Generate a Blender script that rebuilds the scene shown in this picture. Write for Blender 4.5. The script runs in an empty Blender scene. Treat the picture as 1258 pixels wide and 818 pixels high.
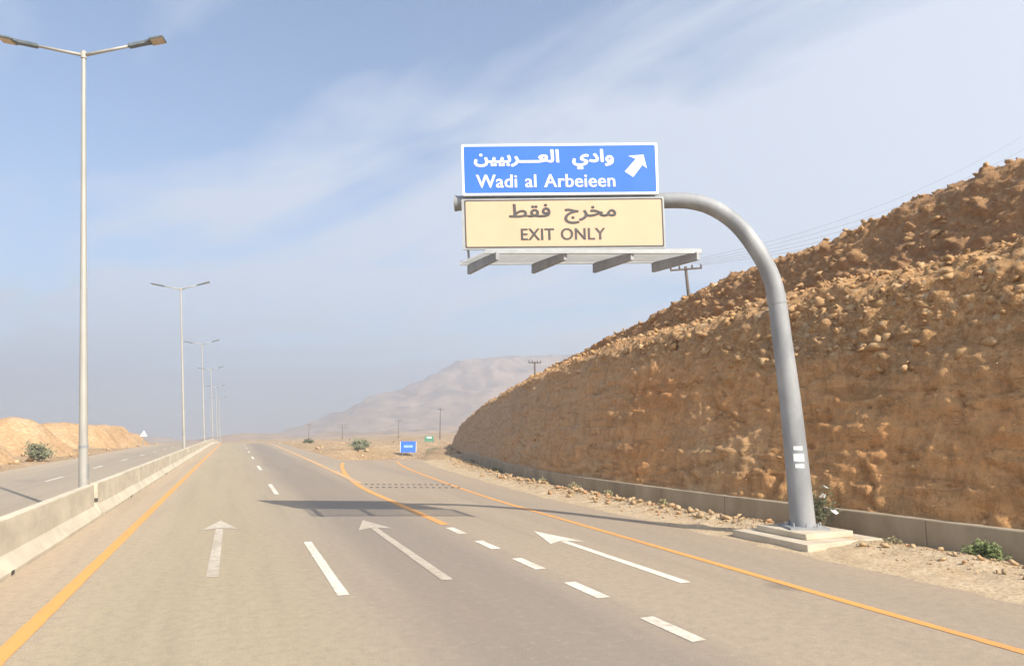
import bpy, bmesh, math, random
import numpy as np
from mathutils import Vector, Matrix

random.seed(7)
rng = np.random.default_rng(7)
SC = bpy.context.scene
COL = SC.collection
R = math.radians

# ------------------------------------------------------------------ camera
cd = bpy.data.cameras.new('camera')
cd.sensor_width = 36.0
cd.lens = 36.0 * 830 / 1258
cd.clip_start = 0.1
cd.clip_end = 12000
cam = bpy.data.objects.new('camera', cd)
COL.objects.link(cam)
cam.location = (0, 0, 2.5)
cam.rotation_euler = (R(90 + 8.16), 0, R(-22.13))
SC.camera = cam

# ------------------------------------------------------------------ light
SUN_AZ, SUN_EL = 19.5, 38.5           # sun behind the camera, to the right
S = Vector((math.sin(R(SUN_AZ)) * math.cos(R(SUN_EL)), -math.cos(R(SUN_AZ)) * math.cos(R(SUN_EL)), math.sin(R(SUN_EL))))
ld = bpy.data.lights.new('sun', 'SUN')
ld.energy = 4.6
ld.angle = R(0.5)
ld.color = (1.0, 0.93, 0.82)
sun = bpy.data.objects.new('sun', ld)
COL.objects.link(sun)
sun.rotation_euler = S.to_track_quat('Z', 'Y').to_euler()
sun.location = (20, -30, 60)

W = bpy.data.worlds.new('World')
SC.world = W
W.use_nodes = True
nt = W.node_tree
nt.nodes.clear()


def N(tree, kind, **kw):
    n = tree.nodes.new(kind)
    for k, v in kw.items():
        setattr(n, k, v)
    return n


def setin(n, **kw):
    for k, v in kw.items():
        n.inputs[k.replace('_', ' ')].default_value = v
    return n


def math_n(tree, op, a, b=None, clamp=False):
    n = N(tree, 'ShaderNodeMath', operation=op, use_clamp=clamp)
    for i, v in enumerate((a, b)):
        if v is None:
            continue
        if isinstance(v, (int, float)):
            n.inputs[i].default_value = v
        else:
            tree.links.new(v, n.inputs[i])
    return n.outputs[0]


def mixc(tree, fac, a, b, blend='MIX'):
    n = N(tree, 'ShaderNodeMix', data_type='RGBA', blend_type=blend)
    n.clamp_factor = True
    for i, v in ((0, fac), (6, a), (7, b)):
        if isinstance(v, (int, float)):
            n.inputs[i].default_value = v
        elif isinstance(v, tuple):
            n.inputs[i].default_value = v if len(v) == 4 else v + (1,)
        else:
            tree.links.new(v, n.inputs[i])
    return n.outputs[2]


def ramp(tree, fac, stops):
    n = N(tree, 'ShaderNodeValToRGB')
    e = n.color_ramp.elements
    while len(e) < len(stops):
        e.new(0.5)
    for el, (p, c) in zip(e, stops):
        el.position = p
        el.color = (c, c, c, 1) if isinstance(c, (int, float)) else tuple(c) + (1,)
    tree.links.new(fac, n.inputs[0])
    return n.outputs[0]


def noise(tree, vec, scale, detail=4.0, rough=0.55, dist=0.0):
    n = N(tree, 'ShaderNodeTexNoise')
    setin(n, Scale=scale, Detail=detail, Roughness=rough, Distortion=dist)
    if vec is not None:
        tree.links.new(vec, n.inputs['Vector'])
    return n.outputs[0]


def mapping(tree, vec, scale=(1, 1, 1), rot=(0, 0, 0), loc=(0, 0, 0)):
    n = N(tree, 'ShaderNodeMapping')
    n.inputs['Scale'].default_value = scale
    n.inputs['Rotation'].default_value = rot
    n.inputs['Location'].default_value = loc
    tree.links.new(vec, n.inputs['Vector'])
    return n.outputs[0]


sky = N(nt, 'ShaderNodeTexSky', sky_type='NISHITA')
sky.sun_disc = False
sky.sun_elevation = R(SUN_EL)
sky.sun_rotation = R(180 - SUN_AZ)
sky.air_density = 1.0
sky.dust_density = 0.7
sky.ozone_density = 2.0
tc = N(nt, 'ShaderNodeTexCoord')
sep = N(nt, 'ShaderNodeSeparateXYZ')
nt.links.new(tc.outputs['Generated'], sep.inputs[0])
zz = math_n(nt, 'ADD', math_n(nt, 'MAXIMUM', sep.outputs[2], 0.0), 0.06)
cmb = N(nt, 'ShaderNodeCombineXYZ')
u_ = math_n(nt, 'DIVIDE', sep.outputs[0], zz)
v_ = math_n(nt, 'DIVIDE', sep.outputs[1], zz)
nt.links.new(u_, cmb.inputs[0])
nt.links.new(v_, cmb.inputs[1])
# high streaky cloud on a flat layer, drawn out along one wind direction
wind = mapping(nt, cmb.outputs[0], rot=(0, 0, R(-30)))
streak = noise(nt, mapping(nt, wind, scale=(1.9, 0.62, 1)), 1.0, 6, 0.52, 0.6)
puff = noise(nt, mapping(nt, wind, scale=(1.3, 0.9, 1), loc=(3.1, 1.7, 0)), 1.0, 6, 0.52, 0.4)
band = math_n(nt, 'ADD', math_n(nt, 'MULTIPLY', u_, 0.86), math_n(nt, 'MULTIPLY', v_, 0.51))
bandf = ramp(nt, math_n(nt, 'MULTIPLY', band, 0.2), [(0.20, 0.0), (0.36, 0.80), (0.5, 1.0), (0.64, 0.22)])
cl = math_n(nt, 'ADD', math_n(nt, 'MULTIPLY', streak, 0.95), math_n(nt, 'MULTIPLY', puff, 0.6))
cl = math_n(nt, 'ADD', cl, math_n(nt, 'MULTIPLY', bandf, 0.34))
clf = ramp(nt, cl, [(0.74, 0.0), (1.42, 1.0)])
clf = math_n(nt, 'MULTIPLY', clf, 0.72)
cloud_col = N(nt, 'ShaderNodeRGB')
cloud_col.outputs[0].default_value = (4.6, 4.7, 5.0, 1)
skyc = mixc(nt, clf, sky.outputs[0], cloud_col.outputs[0])
bg = N(nt, 'ShaderNodeBackground')
bg.inputs['Strength'].default_value = 0.10
nt.links.new(skyc, bg.inputs['Color'])
wo = N(nt, 'ShaderNodeOutputWorld')
nt.links.new(bg.outputs[0], wo.inputs['Surface'])

vs = SC.view_settings
vs.view_transform = 'Standard'
vs.look = 'None'
vs.exposure = 1.0
vs.gamma = 1.0
vs.use_curve_mapping = False
try:
    SC.cycles.volume_bounces = 1
    SC.cycles.max_bounces = 6
    SC.cycles.diffuse_bounces = 3
except Exception:
    pass


# ------------------------------------------------------------------ helpers
def pnoise(x, y, z, seed=0):
    """gradient noise, vectorised"""
    r = np.random.default_rng(seed)
    perm = r.permutation(256)
    perm = np.concatenate([perm, perm, perm])
    g = r.normal(size=(256, 3))
    g /= np.linalg.norm(g, axis=1)[:, None]
    x, y, z = np.broadcast_arrays(np.asarray(x, float), np.asarray(y, float), np.asarray(z, float))
    xi, yi, zi = np.floor(x).astype(int), np.floor(y).astype(int), np.floor(z).astype(int)
    xf, yf, zf = x - xi, y - yi, z - zi
    f = lambda t: t * t * t * (t * (t * 6 - 15) + 10)
    u, v, w = f(xf), f(yf), f(zf)
    out = 0
    for dx in (0, 1):
        for dy in (0, 1):
            for dz in (0, 1):
                h = perm[perm[perm[(xi + dx) & 255] + ((yi + dy) & 255)] + ((zi + dz) & 255)]
                d = g[h, 0] * (xf - dx) + g[h, 1] * (yf - dy) + g[h, 2] * (zf - dz)
                out = out + d * (u if dx else 1 - u) * (v if dy else 1 - v) * (w if dz else 1 - w)
    return out


def fbm(x, y, z=0.0, octv=4, seed=0, gain=0.5):
    t, a, f = 0, 1.0, 1.0
    for k in range(octv):
        t = t + a * pnoise(np.asarray(x) * f, np.asarray(y) * f, np.asarray(z) * f, seed + k)
        a *= gain
        f *= 2.03
    return t


def cells(x, y, seed=0):
    """distance to nearest jittered point in 2-D, and that cell's random number"""
    r = np.random.default_rng(seed)
    P = r.random((64, 64, 3))
    xi, yi = np.floor(x).astype(int), np.floor(y).astype(int)
    best = np.full(x.shape, 9.0)
    val = np.zeros(x.shape)
    for dx in (-1, 0, 1):
        for dy in (-1, 0, 1):
            p = P[(xi + dx) % 64, (yi + dy) % 64]
            d = np.hypot(xi + dx + p[..., 0] - x, yi + dy + p[..., 1] - y)
            m = d < best
            best = np.where(m, d, best)
            val = np.where(m, p[..., 2], val)
    return best, val


class MB:
    """collects shapes, then links them as ONE mesh object"""

    def __init__(self):
        self.v, self.f = [], []

    def add(self, vs_, fs):
        o = len(self.v)
        self.v += [tuple(p) for p in vs_]
        self.f += [tuple(i + o for i in q) for q in fs]
        return self

    def box(self, c, s, M=None, bev=0.0):
        x, y, z = s[0] / 2, s[1] / 2, s[2] / 2
        if bev > 0:
            pts = []
            for sx in (-1, 1):
                for sy in (-1, 1):
                    for sz in (-1, 1):
                        pts += [(sx * (x - bev), sy * (y - bev), sz * z), (sx * (x - bev), sy * y, sz * (z - bev)), (sx * x, sy * (y - bev), sz * (z - bev))]
            bm = bmesh.new()
            for p in pts:
                bm.verts.new(p)
            r = bmesh.ops.convex_hull(bm, input=bm.verts)
            bm.verts.index_update()
            P = [Vector(v.co) for v in bm.verts]
            F = [[v.index for v in f.verts] for f in bm.faces]
            bm.free()
        else:
            P = [Vector((a, b, d)) for a in (-x, x) for b in (-y, y) for d in (-z, z)]
            F = [(0, 1, 3, 2), (4, 6, 7, 5), (0, 4, 5, 1), (2, 3, 7, 6), (0, 2, 6, 4), (1, 5, 7, 3)]
        if M is not None:
            P = [M @ p for p in P]
        c = Vector(c)
        return self.add([p + c for p in P], F)

    def bar(self, a, b, w, h, up=(0, 0, 1)):
        """box from a to b, w wide, h high"""
        a, b = Vector(a), Vector(b)
        d = (b - a)
        L = d.length
        d.normalize()
        s = d.cross(Vector(up)).normalized()
        t = s.cross(d)
        M = Matrix((s, d, t)).transposed()
        return self.box((a + b) / 2, (w, L, h), M)

    def tube(self, path, rad, n=16, cap=True):
        path = [Vector(p) for p in path]
        if isinstance(rad, (int, float)):
            rad = [rad] * len(path)
        V, F = [], []
        ref = None
        for i, p in enumerate(path):
            t = (path[min(i + 1, len(path) - 1)] - path[max(i - 1, 0)]).normalized()
            if ref is None:
                ref = Vector((1, 0, 0)) if abs(t.x) < 0.9 else Vector((0, 1, 0))
            s = (ref - t * ref.dot(t)).normalized()
            ref = s
            q = t.cross(s)
            for k in range(n):
                a = 2 * math.pi * k / n
                V.append(p + (s * math.cos(a) + q * math.sin(a)) * rad[i])
        for i in range(len(path) - 1):
            for k in range(n):
                k2 = (k + 1) % n
                F.append((i * n + k, i * n + k2, (i + 1) * n + k2, (i + 1) * n + k))
        if cap:
            F.append(tuple(range(n - 1, -1, -1)))
            F.append(tuple((len(path) - 1) * n + k for k in range(n)))
        return self.add(V, F)

    def prism(self, poly, fn, d0, d1):
        """2-D polygon placed by fn(u, v, depth)"""
        n = len(poly)
        V = [fn(u, v, d0) for u, v in poly] + [fn(u, v, d1) for u, v in poly]
        F = [tuple(range(n)), tuple(range(2 * n - 1, n - 1, -1))]
        F += [(i, i + n, (i + 1) % n + n, (i + 1) % n) for i in range(n)]
        return self.add(V, F)

    def mesh(self, name, m, smooth=False):
        me = bpy.data.meshes.new(name)
        me.from_pydata(self.v, [], self.f)
        me.validate()
        bm = bmesh.new()
        bm.from_mesh(me)
        bmesh.ops.recalc_face_normals(bm, faces=bm.faces)
        bm.to_mesh(me)
        bm.free()
        if m:
            me.materials.append(m)
        if smooth:
            for p in me.polygons:
                p.use_smooth = True
            if smooth == 'auto':
                me.set_sharp_from_angle(angle=R(40))
        return me

    def build(self, name, m, parent=None, smooth=False, loc=None):
        return link(name, self.mesh(name, m, smooth), parent, loc)


def link(name, me, parent=None, loc=None):
    o = bpy.data.objects.new(name, me)
    COL.objects.link(o)
    if parent:
        o.parent = parent
    if loc is not None:
        o.location = loc
    return o


def grid_mesh(name, X, Y, Z, m, smooth=True, flip=False):
    """X,Y,Z arrays (n,m) -> mesh"""
    n, k = X.shape
    me = bpy.data.meshes.new(name)
    V = np.stack([X, Y, Z], -1).reshape(-1, 3)
    i = np.arange(n * k).reshape(n, k)
    F = np.stack([i[:-1, :-1], i[1:, :-1], i[1:, 1:], i[:-1, 1:]], -1).reshape(-1, 4)
    if flip:
        F = F[:, ::-1]
    raw(me, V, F)
    me.materials.append(m)
    me.polygons.foreach_set('use_smooth', [smooth] * len(me.polygons))
    return me


def raw(me, V, F):
    V = np.asarray(V, np.float32)
    F = np.asarray(F, np.int32)
    me.vertices.add(len(V))
    me.vertices.foreach_set('co', V.ravel())
    me.loops.add(F.size)
    me.loops.foreach_set('vertex_index', F.ravel())
    me.polygons.add(len(F))
    me.polygons.foreach_set('loop_start', np.arange(0, F.size, F.shape[1], dtype=np.int32))
    me.update(calc_edges=True)


def empty(name, loc, rot=(0, 0, 0)):
    o = bpy.data.objects.new(name, None)
    COL.objects.link(o)
    o.empty_display_size = 0.3
    o.location = loc
    o.rotation_euler = rot
    return o


def tag(o, label, cat, group=None):
    o['label'] = label
    o['category'] = cat
    if group:
        o['group'] = group
    return o


def kind(o, k='structure'):
    o['kind'] = k
    return o


def dup(root, loc=None, rot=None, parent=None):
    r = root.copy()
    COL.objects.link(r)
    if parent:
        r.parent = parent
    if loc is not None:
        r.location = loc
    if rot is not None:
        r.rotation_euler = rot
    for ch in list(root.children):
        dup(ch, parent=r)
    return r


# ------------------------------------------------------------------ materials
def newmat(name):
    m = bpy.data.materials.new(name)
    m.use_nodes = True
    return m, m.node_tree, m.node_tree.nodes['Principled BSDF']


def add_bump(t, b, height, strength, dist):
    bp = N(t, 'ShaderNodeBump')
    setin(bp, Strength=strength, Distance=dist)
    t.links.new(height, bp.inputs['Height'])
    t.links.new(bp.outputs[0], b.inputs['Normal'])


def simple(name, c1, c2, scale=4, rough=0.7, metal=0.0, bump=0.0, bdist=0.02, stretch=(1, 1, 1), lo=0.35, hi=0.65, coords='pos', spec=0.4):
    m, t, b = newmat(name)
    if coords == 'pos':
        vec = N(t, 'ShaderNodeNewGeometry').outputs['Position']
    else:
        vec = N(t, 'ShaderNodeTexCoord').outputs['Object']
    vec = mapping(t, vec, scale=stretch)
    n = noise(t, vec, scale, 6, 0.6)
    t.links.new(ramp(t, n, [(lo, c1), (hi, c2)]), b.inputs['Base Color'])
    b.inputs['Roughness'].default_value = rough
    b.inputs['Metallic'].default_value = metal
    b.inputs['Specular IOR Level'].default_value = spec
    if bump:
        add_bump(t, b, noise(t, vec, scale * 6, 5, 0.6), bump, bdist)
    return m


M = {}
M['concrete'] = simple('barrier_concrete', (.47, .40, .295), (.61, .53, .39), .9, .9, 0, .25, .01, (1, 1, 2.2))
M['wall_concrete'] = simple('wall_concrete', (.27, .21, .14), (.38, .305, .21), 1.1, .9, 0, .3, .012, (1, 1, .5))
M['footing'] = simple('footing_concrete', (.46, .385, .28), (.56, .475, .355), 2, .9, 0, .25, .01)
M['galv'] = simple('galvanised_steel', (.235, .24, .245), (.36, .36, .355), 1.6, .62, .12, .04, .003, (1, 1, .4), coords='obj')
M['lamp_paint'] = simple('lamp_pole_paint', (.33, .31, .27), (.41, .385, .335), 2, .5, .1, 0, 0, (1, 1, .3), coords='obj')
M['lamp_head'] = simple('lamp_head_grey', (.10, .12, .13), (.14, .16, .17), 5, .5, coords='obj')
M['lens'] = simple('lamp_lens', (.45, .36, .25), (.52, .42, .30), 3, .25, coords='obj')
M['dark'] = simple('dark_void', (.05, .045, .04), (.08, .07, .06), 4, .9)
M['panel_back'] = simple('sign_frame_aluminium', (.40, .405, .39), (.46, .46, .44), 4, .45, .3, coords='obj')
M['blue'] = simple('sign_blue', (.045, .165, .68), (.052, .18, .72), 1.5, .45, coords='obj')
M['cream'] = simple('sign_cream', (.63, .435, .275), (.67, .465, .30), 1.5, .5, coords='obj')
M['white'] = simple('sign_white', (.78, .78, .78), (.84, .84, .82), 2, .45, coords='obj')
M['ink'] = simple('sign_dark_grey', (.085, .08, .075), (.11, .10, .095), 2, .5, coords='obj')
M['wood'] = simple('pole_timber', (.09, .07, .055), (.14, .11, .085), 2, .9)
M['insul'] = simple('insulator_brown', (.07, .05, .045), (.10, .08, .07), 3, .4)
M['wire'] = simple('wire_grey', (.16, .16, .17), (.22, .22, .23), 1, .6)
M['green'] = simple('small_sign_green', (.06, .20, .12), (.09, .25, .15), 2, .5)
M['litter'] = simple('litter_white', (.66, .64, .60), (.78, .76, .72), 8, .7)
M['block_white'] = simple('block_white', (.6, .56, .5), (.7, .66, .6), 1, .8)
M['parapet'] = simple('parapet_grey', (.12, .12, .125), (.17, .17, .17), .6, .9)
M['twig'] = simple('twig_brown', (.16, .11, .07), (.24, .17, .1), 8, .9)
M['leaf_green'] = simple('leaf_olive', (.085, .11, .035), (.17, .19, .06), 9, .7)
M['leaf_dark'] = simple('leaf_dark', (.05, .065, .03), (.10, .11, .05), 9, .7)
M['leaf_grey'] = simple('leaf_grey_green', (.13, .135, .075), (.22, .22, .13), 9, .8)
M['leaf_dry'] = simple('leaf_dry', (.22, .19, .09), (.34, .29, .15), 9, .8)


def rock_mat(name, stops, scale=1.7):
    m, t, b = newmat(name)
    pos = N(t, 'ShaderNodeNewGeometry').outputs['Position']
    n = noise(t, pos, scale, 2, 0.5)
    fine = noise(t, pos, 14, 5, 0.65)
    c = ramp(t, n, stops)
    c = mixc(t, ramp(t, fine, [(.40, .6), (.60, 0.0)]), c, (.36, .22, .11), 'MIX')
    t.links.new(c, b.inputs['Base Color'])
    b.inputs['Roughness'].default_value = .95
    b.inputs['Specular IOR Level'].default_value = .2
    add_bump(t, b, fine, .6, .03)
    return m


M['boulder'] = rock_mat('hill_stone', [(.3, (.42, .235, .10)), (.45, (.52, .32, .15)), (.55, (.46, .27, .12)), (.70, (.60, .43, .25))])
M['rock_tan'] = rock_mat('loose_stone_tan', [(.3, (.42, .275, .145)), (.6, (.54, .395, .235))])
M['rock_red'] = rock_mat('loose_stone_red', [(.3, (.40, .20, .10)), (.6, (.50, .28, .15))])


def road_mat(name, xcols, x0, x1, fallback):
    """asphalt under desert dust: lanes worn differently across the carriageway"""
    m, t, b = newmat(name)
    pos = N(t, 'ShaderNodeNewGeometry').outputs['Position']
    sp = N(t, 'ShaderNodeSeparateXYZ')
    t.links.new(pos, sp.inputs[0])
    wob = noise(t, mapping(t, pos, scale=(.6, .06, 1)), 1.0, 4, .55)
    xw = math_n(t, 'ADD', sp.outputs[0], math_n(t, 'MULTIPLY', math_n(t, 'SUBTRACT', wob, .5), 1.5))
    f = math_n(t, 'DIVIDE', math_n(t, 'SUBTRACT', xw, x0), x1 - x0, True)
    c = ramp(t, f, [((x - x0) / (x1 - x0), col) for x, col in xcols])
    big = noise(t, mapping(t, pos, scale=(1, .22, 1)), .35, 5, .6)
    c = mixc(t, ramp(t, big, [(.45, 0.0), (.8, .4)]), c, (.37, .275, .175))
    # tyre-worn streaks running with the traffic
    st = noise(t, mapping(t, pos, scale=(1.3, .05, 1)), 1.2, 4, .55)
    c = mixc(t, ramp(t, st, [(.48, 0.0), (.78, .28)]), c, (.20, .165, .13))
    # aggregate
    ag = noise(t, pos, 55, 3, .75)
    c = mixc(t, ramp(t, ag, [(.35, .5), (.6, 0.0)]), c, (.15, .12, .09))
    vor = N(t, 'ShaderNodeTexVoronoi')
    setin(vor, Scale=.23)
    t.links.new(mapping(t, pos, scale=(1, .55, 1)), vor.inputs['Vector'])
    blot = noise(t, pos, 2.2, 5, .65)
    spot = math_n(t, 'ADD', vor.outputs['Distance'], math_n(t, 'MULTIPLY', blot, .12))
    c = mixc(t, ramp(t, spot, [(.09, .45), (.125, 0.0)]), c, (.09, .075, .06))
    mo = noise(t, pos, 6.5, 6, .75)
    c = mixc(t, ramp(t, mo, [(.36, .34), (.52, 0.0)]), c, (.21, .175, .14))
    c = mixc(t, ramp(t, mo, [(.56, 0.0), (.72, .35)]), c, (.50, .40, .29))
    t.links.new(c, b.inputs['Base Color'])
    b.inputs['Roughness'].default_value = .85
    b.inputs['Specular IOR Level'].default_value = .25
    add_bump(t, b, ag, .35, .006)
    return m


M['road'] = road_mat('dusty_asphalt', [(-4, (0.552, 0.417, 0.278)), (-2.4, (0.490, 0.379, 0.254)), (-1.2, (0.430, 0.349, 0.223)), (.6, (0.422, 0.340, 0.223)),
                                       (2.0, (0.376, 0.302, 0.216)), (2.8, (0.281, 0.229, 0.180)), (4.6, (0.291, 0.238, 0.187)), (5.6, (0.405, 0.317, 0.223)), (8, (0.405, 0.317, 0.223)),
                                       (9.3, (0.367, 0.294, 0.216)), (11, (0.430, 0.324, 0.223))], -4, 11, None)
M['road_l'] = road_mat('dusty_asphalt_far_side', [(-14, (0.538, 0.416, 0.278)), (-12, (0.458, 0.363, 0.259)), (-9.5, (0.378, 0.310, 0.228)), (-6, (0.411, 0.334, 0.240)), (-4, (0.526, 0.404, 0.278))], -14, -4, None)


def paint_mat(name, col, under, wear=.5):
    m, t, b = newmat(name)
    pos = N(t, 'ShaderNodeNewGeometry').outputs['Position']
    n = noise(t, pos, 5, 6, .7)
    n2 = noise(t, mapping(t, pos, scale=(1, .25, 1)), 1.1, 3, .6)
    f = math_n(t, 'ADD', math_n(t, 'MULTIPLY', n, .7), math_n(t, 'MULTIPLY', n2, .5))
    c = mixc(t, ramp(t, f, [(wear + .06, 0.0), (wear + .30, .85)]), col, under)
    t.links.new(c, b.inputs['Base Color'])
    b.inputs['Roughness'].default_value = .7
    b.inputs['Specular IOR Level'].default_value = .3
    return m


M['paint_w'] = paint_mat('white_road_paint', (.70, .64, .52), (.37, .29, .21), .50)
M['paint_arrow'] = paint_mat('worn_arrow_paint', (.56, .49, .385), (.36, .29, .21), .40)
M['paint_o'] = paint_mat('orange_road_paint', (.70, .325, .09), (.36, .22, .12), .55)
M['paint_o_faint'] = paint_mat('faded_orange_paint', (.60, .36, .17), (.40, .29, .18), .46)


def sand_mat(name, stops, scale, bump=.5, fine_scale=9):
    m, t, b = newmat(name)
    pos = N(t, 'ShaderNodeNewGeometry').outputs['Position']
    n = noise(t, pos, scale, 8, .62)
    c = ramp(t, n, stops)
    fine = noise(t, pos, fine_scale, 6, .7)
    c = mixc(t, ramp(t, fine, [(.40, .55), (.58, 0.0)]), c, tuple(.55 * v for v in stops[0][1]))
    c = mixc(t, ramp(t, fine, [(.60, 0.0), (.72, .5)]), c, (.62, .50, .34))
    t.links.new(c, b.inputs['Base Color'])
    b.inputs['Roughness'].default_value = .95
    b.inputs['Specular IOR Level'].default_value = .15
    add_bump(t, b, fine, bump, .05)
    return m


M['ground'] = sand_mat('desert_ground', [(.35, (.33, .215, .115)), (.5, (.42, .29, .17)), (.65, (.50, .36, .22))], .09, .5, 2.2)
M['verge'] = sand_mat('verge_sand', [(.3, (.46, .335, .20)), (.5, (.54, .41, .265)), (.7, (.60, .47, .31))], 1.4, .5, 14)
M['mound'] = sand_mat('mound_earth', [(.3, (.42, .26, .13)), (.5, (.49, .315, .165)), (.7, (.52, .36, .22))], .35, .5, 3.0)


def hill_mat():
    m, t, b = newmat('cutting_earth')
    pos = N(t, 'ShaderNodeNewGeometry').outputs['Position']
    at = N(t, 'ShaderNodeAttribute', attribute_name='stony')
    big = noise(t, pos, .30, 6, .6)
    base = ramp(t, big, [(.30, (.56, .26, .10)), (.45, (.64, .335, .14)), (.58, (.59, .335, .155)), (.70, (.67, .42, .21))])
    strata = noise(t, mapping(t, pos, scale=(.25, .25, 1.6)), 1.3, 6, .6, .7)
    base = mixc(t, ramp(t, strata, [(.50, 0.0), (.66, .65)]), base, (.43, .26, .12))
    base = mixc(t, ramp(t, strata, [(.34, .6), (.44, 0.0)]), base, (.30, .155, .065))
    # excavator tooth marks running down the face
    tooth = noise(t, mapping(t, pos, scale=(2.0, 2.0, .25)), 1.6, 4, .6)
    base = mixc(t, ramp(t, tooth, [(.36, .45), (.48, 0.0)]), base, (.32, .17, .075))
    fine = noise(t, pos, 7, 7, .7)
    rub = mixc(t, ramp(t, fine, [(.38, 0.0), (.62, 1.0)]), (.36, .18, .070), (.64, .385, .18))
    rub = mixc(t, ramp(t, big, [(.45, 0.0), (.65, .5)]), rub, (.26, .19, .12))
    stones = N(t, 'ShaderNodeTexVoronoi', feature='F1')
    setin(stones, Scale=4.5, Randomness=1.0)
    wv = mixc(t, .12, pos, noise_col(t, pos, 3.0))
    t.links.new(wv, stones.inputs['Vector'])
    sc_ = N(t, 'ShaderNodeSeparateColor')
    t.links.new(stones.outputs['Color'], sc_.inputs[0])
    pale = ramp(t, sc_.outputs[0], [(.72, 0.0), (.80, .75)])
    pale = math_n(t, 'MULTIPLY', pale, ramp(t, stones.outputs['Distance'], [(.25, 1.0), (.45, 0.0)]))
    rub = mixc(t, pale, rub, (.56, .42, .26))
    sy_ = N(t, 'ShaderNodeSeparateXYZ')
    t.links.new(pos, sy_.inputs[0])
    haze_fade = ramp(t, math_n(t, 'ADD', math_n(t, 'MULTIPLY', sy_.outputs[1], 1 / 60), math_n(t, 'MULTIPLY', math_n(t, 'SUBTRACT', big, .5), .5)), [(.28, 0.0), (.85, .85)])  # haze and glare on the far end, painted into the earth colour
    base = mixc(t, haze_fade, base, mixc(t, fine, (.37, .25, .155), (.54, .40, .265)))
    tier = N(t, 'ShaderNodeAttribute', attribute_name='upper_tier')
    rub = mixc(t, math_n(t, 'MULTIPLY', tier.outputs['Fac'], .8), rub, mixc(t, fine, (.20, .10, .05), (.36, .21, .11)))
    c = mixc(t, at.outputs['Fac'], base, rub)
    # hairline fractures, mostly lying along the beds
    for sc_k, st_k, w_k in ((.9, (1, 1, 2.4), .011), (2.3, (1, 1, 1.5), .014), (1.6, (1.6, 1.6, .5), .010)):
        rn = noise(t, mapping(t, pos, scale=st_k, loc=(sc_k * 7, 3, 1)), sc_k, 6, .62, .5)
        rd = math_n(t, 'ABSOLUTE', math_n(t, 'SUBTRACT', rn, .5))
        gate = ramp(t, noise(t, pos, sc_k * .7, 2), [(.44, 0.0), (.60, .42)])
        c = mixc(t, math_n(t, 'MULTIPLY', ramp(t, rd, [(w_k * .4, 1.0), (w_k * 1.6, 0.0)]), gate), c, (.19, .095, .04))
    grit = noise(t, pos, 26, 4, .75)
    c = mixc(t, ramp(t, grit, [(.36, .35), (.48, 0.0)]), c, (.36, .20, .09))
    c = mixc(t, ramp(t, grit, [(.56, 0.0), (.70, .4)]), c, (.66, .47, .27))
    c = mixc(t, ramp(t, fine, [(.33, .5), (.45, 0.0)]), c, (.30, .17, .08))
    t.links.new(c, b.inputs['Base Color'])
    b.inputs['Roughness'].default_value = .95
    b.inputs['Specular IOR Level'].default_value = .12
    h = math_n(t, 'ADD', math_n(t, 'ADD', fine, math_n(t, 'MULTIPLY', grit, .35)), math_n(t, 'MULTIPLY', tooth, .5))
    add_bump(t, b, h, .75, .11)
    return m


def noise_col(t, vec, scale):
    n = N(t, 'ShaderNodeTexNoise')
    setin(n, Scale=scale, Detail=3.0)
    t.links.new(vec, n.inputs['Vector'])
    return n.outputs['Color']


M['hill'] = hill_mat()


def mountain_mat():
    m, t, b = newmat('mountain_rock')
    pos = N(t, 'ShaderNodeNewGeometry').outputs['Position']
    n = noise(t, mapping(t, pos, scale=(1, .5, 3.5)), .007, 8, .65, .4)
    c = ramp(t, n, [(.33, (.14, .085, .055)), (.47, (.29, .19, .115)), (.60, (.37, .255, .16))])
    fl = noise(t, pos, .03, 6, .7)
    c = mixc(t, ramp(t, fl, [(.38, .85), (.50, 0.0)]), c, (.10, .075, .06))
    t.links.new(c, b.inputs['Base Color'])
    b.inputs['Roughness'].default_value = 1.0
    add_bump(t, b, fl, .6, 4.0)
    return m


M['mountain'] = mountain_mat()


# ------------------------------------------------------------------ terrain
def smooth01(t):
    t = np.clip(t, 0, 1)
    return t * t * (3 - 2 * t)


def crest(Y):
    """the road runs level and then falls away over a crest"""
    Y = np.asarray(Y, float)
    d = np.clip(Y - 120, 0, 60)
    return -(d * d) / 4000 - np.clip(Y - 180, 0, None) * .030


def ramp_l(Y):
    return np.interp(Y, [18, 24.5, 31.4, 39.5, 49.4, 60, 70, 84], [5.32, 5.30, 5.38, 5.96, 7.15, 9.1, 11.8, 16.5])


def ramp_r(Y):
    return np.interp(Y, [0, 17, 24, 33.3, 44.7, 55.5, 65, 84], [8.5, 8.7, 8.85, 9.6, 10.7, 12.4, 14.6, 20.5])


def ramp_z(Y):
    return -.055 * np.clip(np.asarray(Y, float) - 54, 0, 26) * smooth01((np.asarray(Y, float) - 52) / 8)


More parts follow.
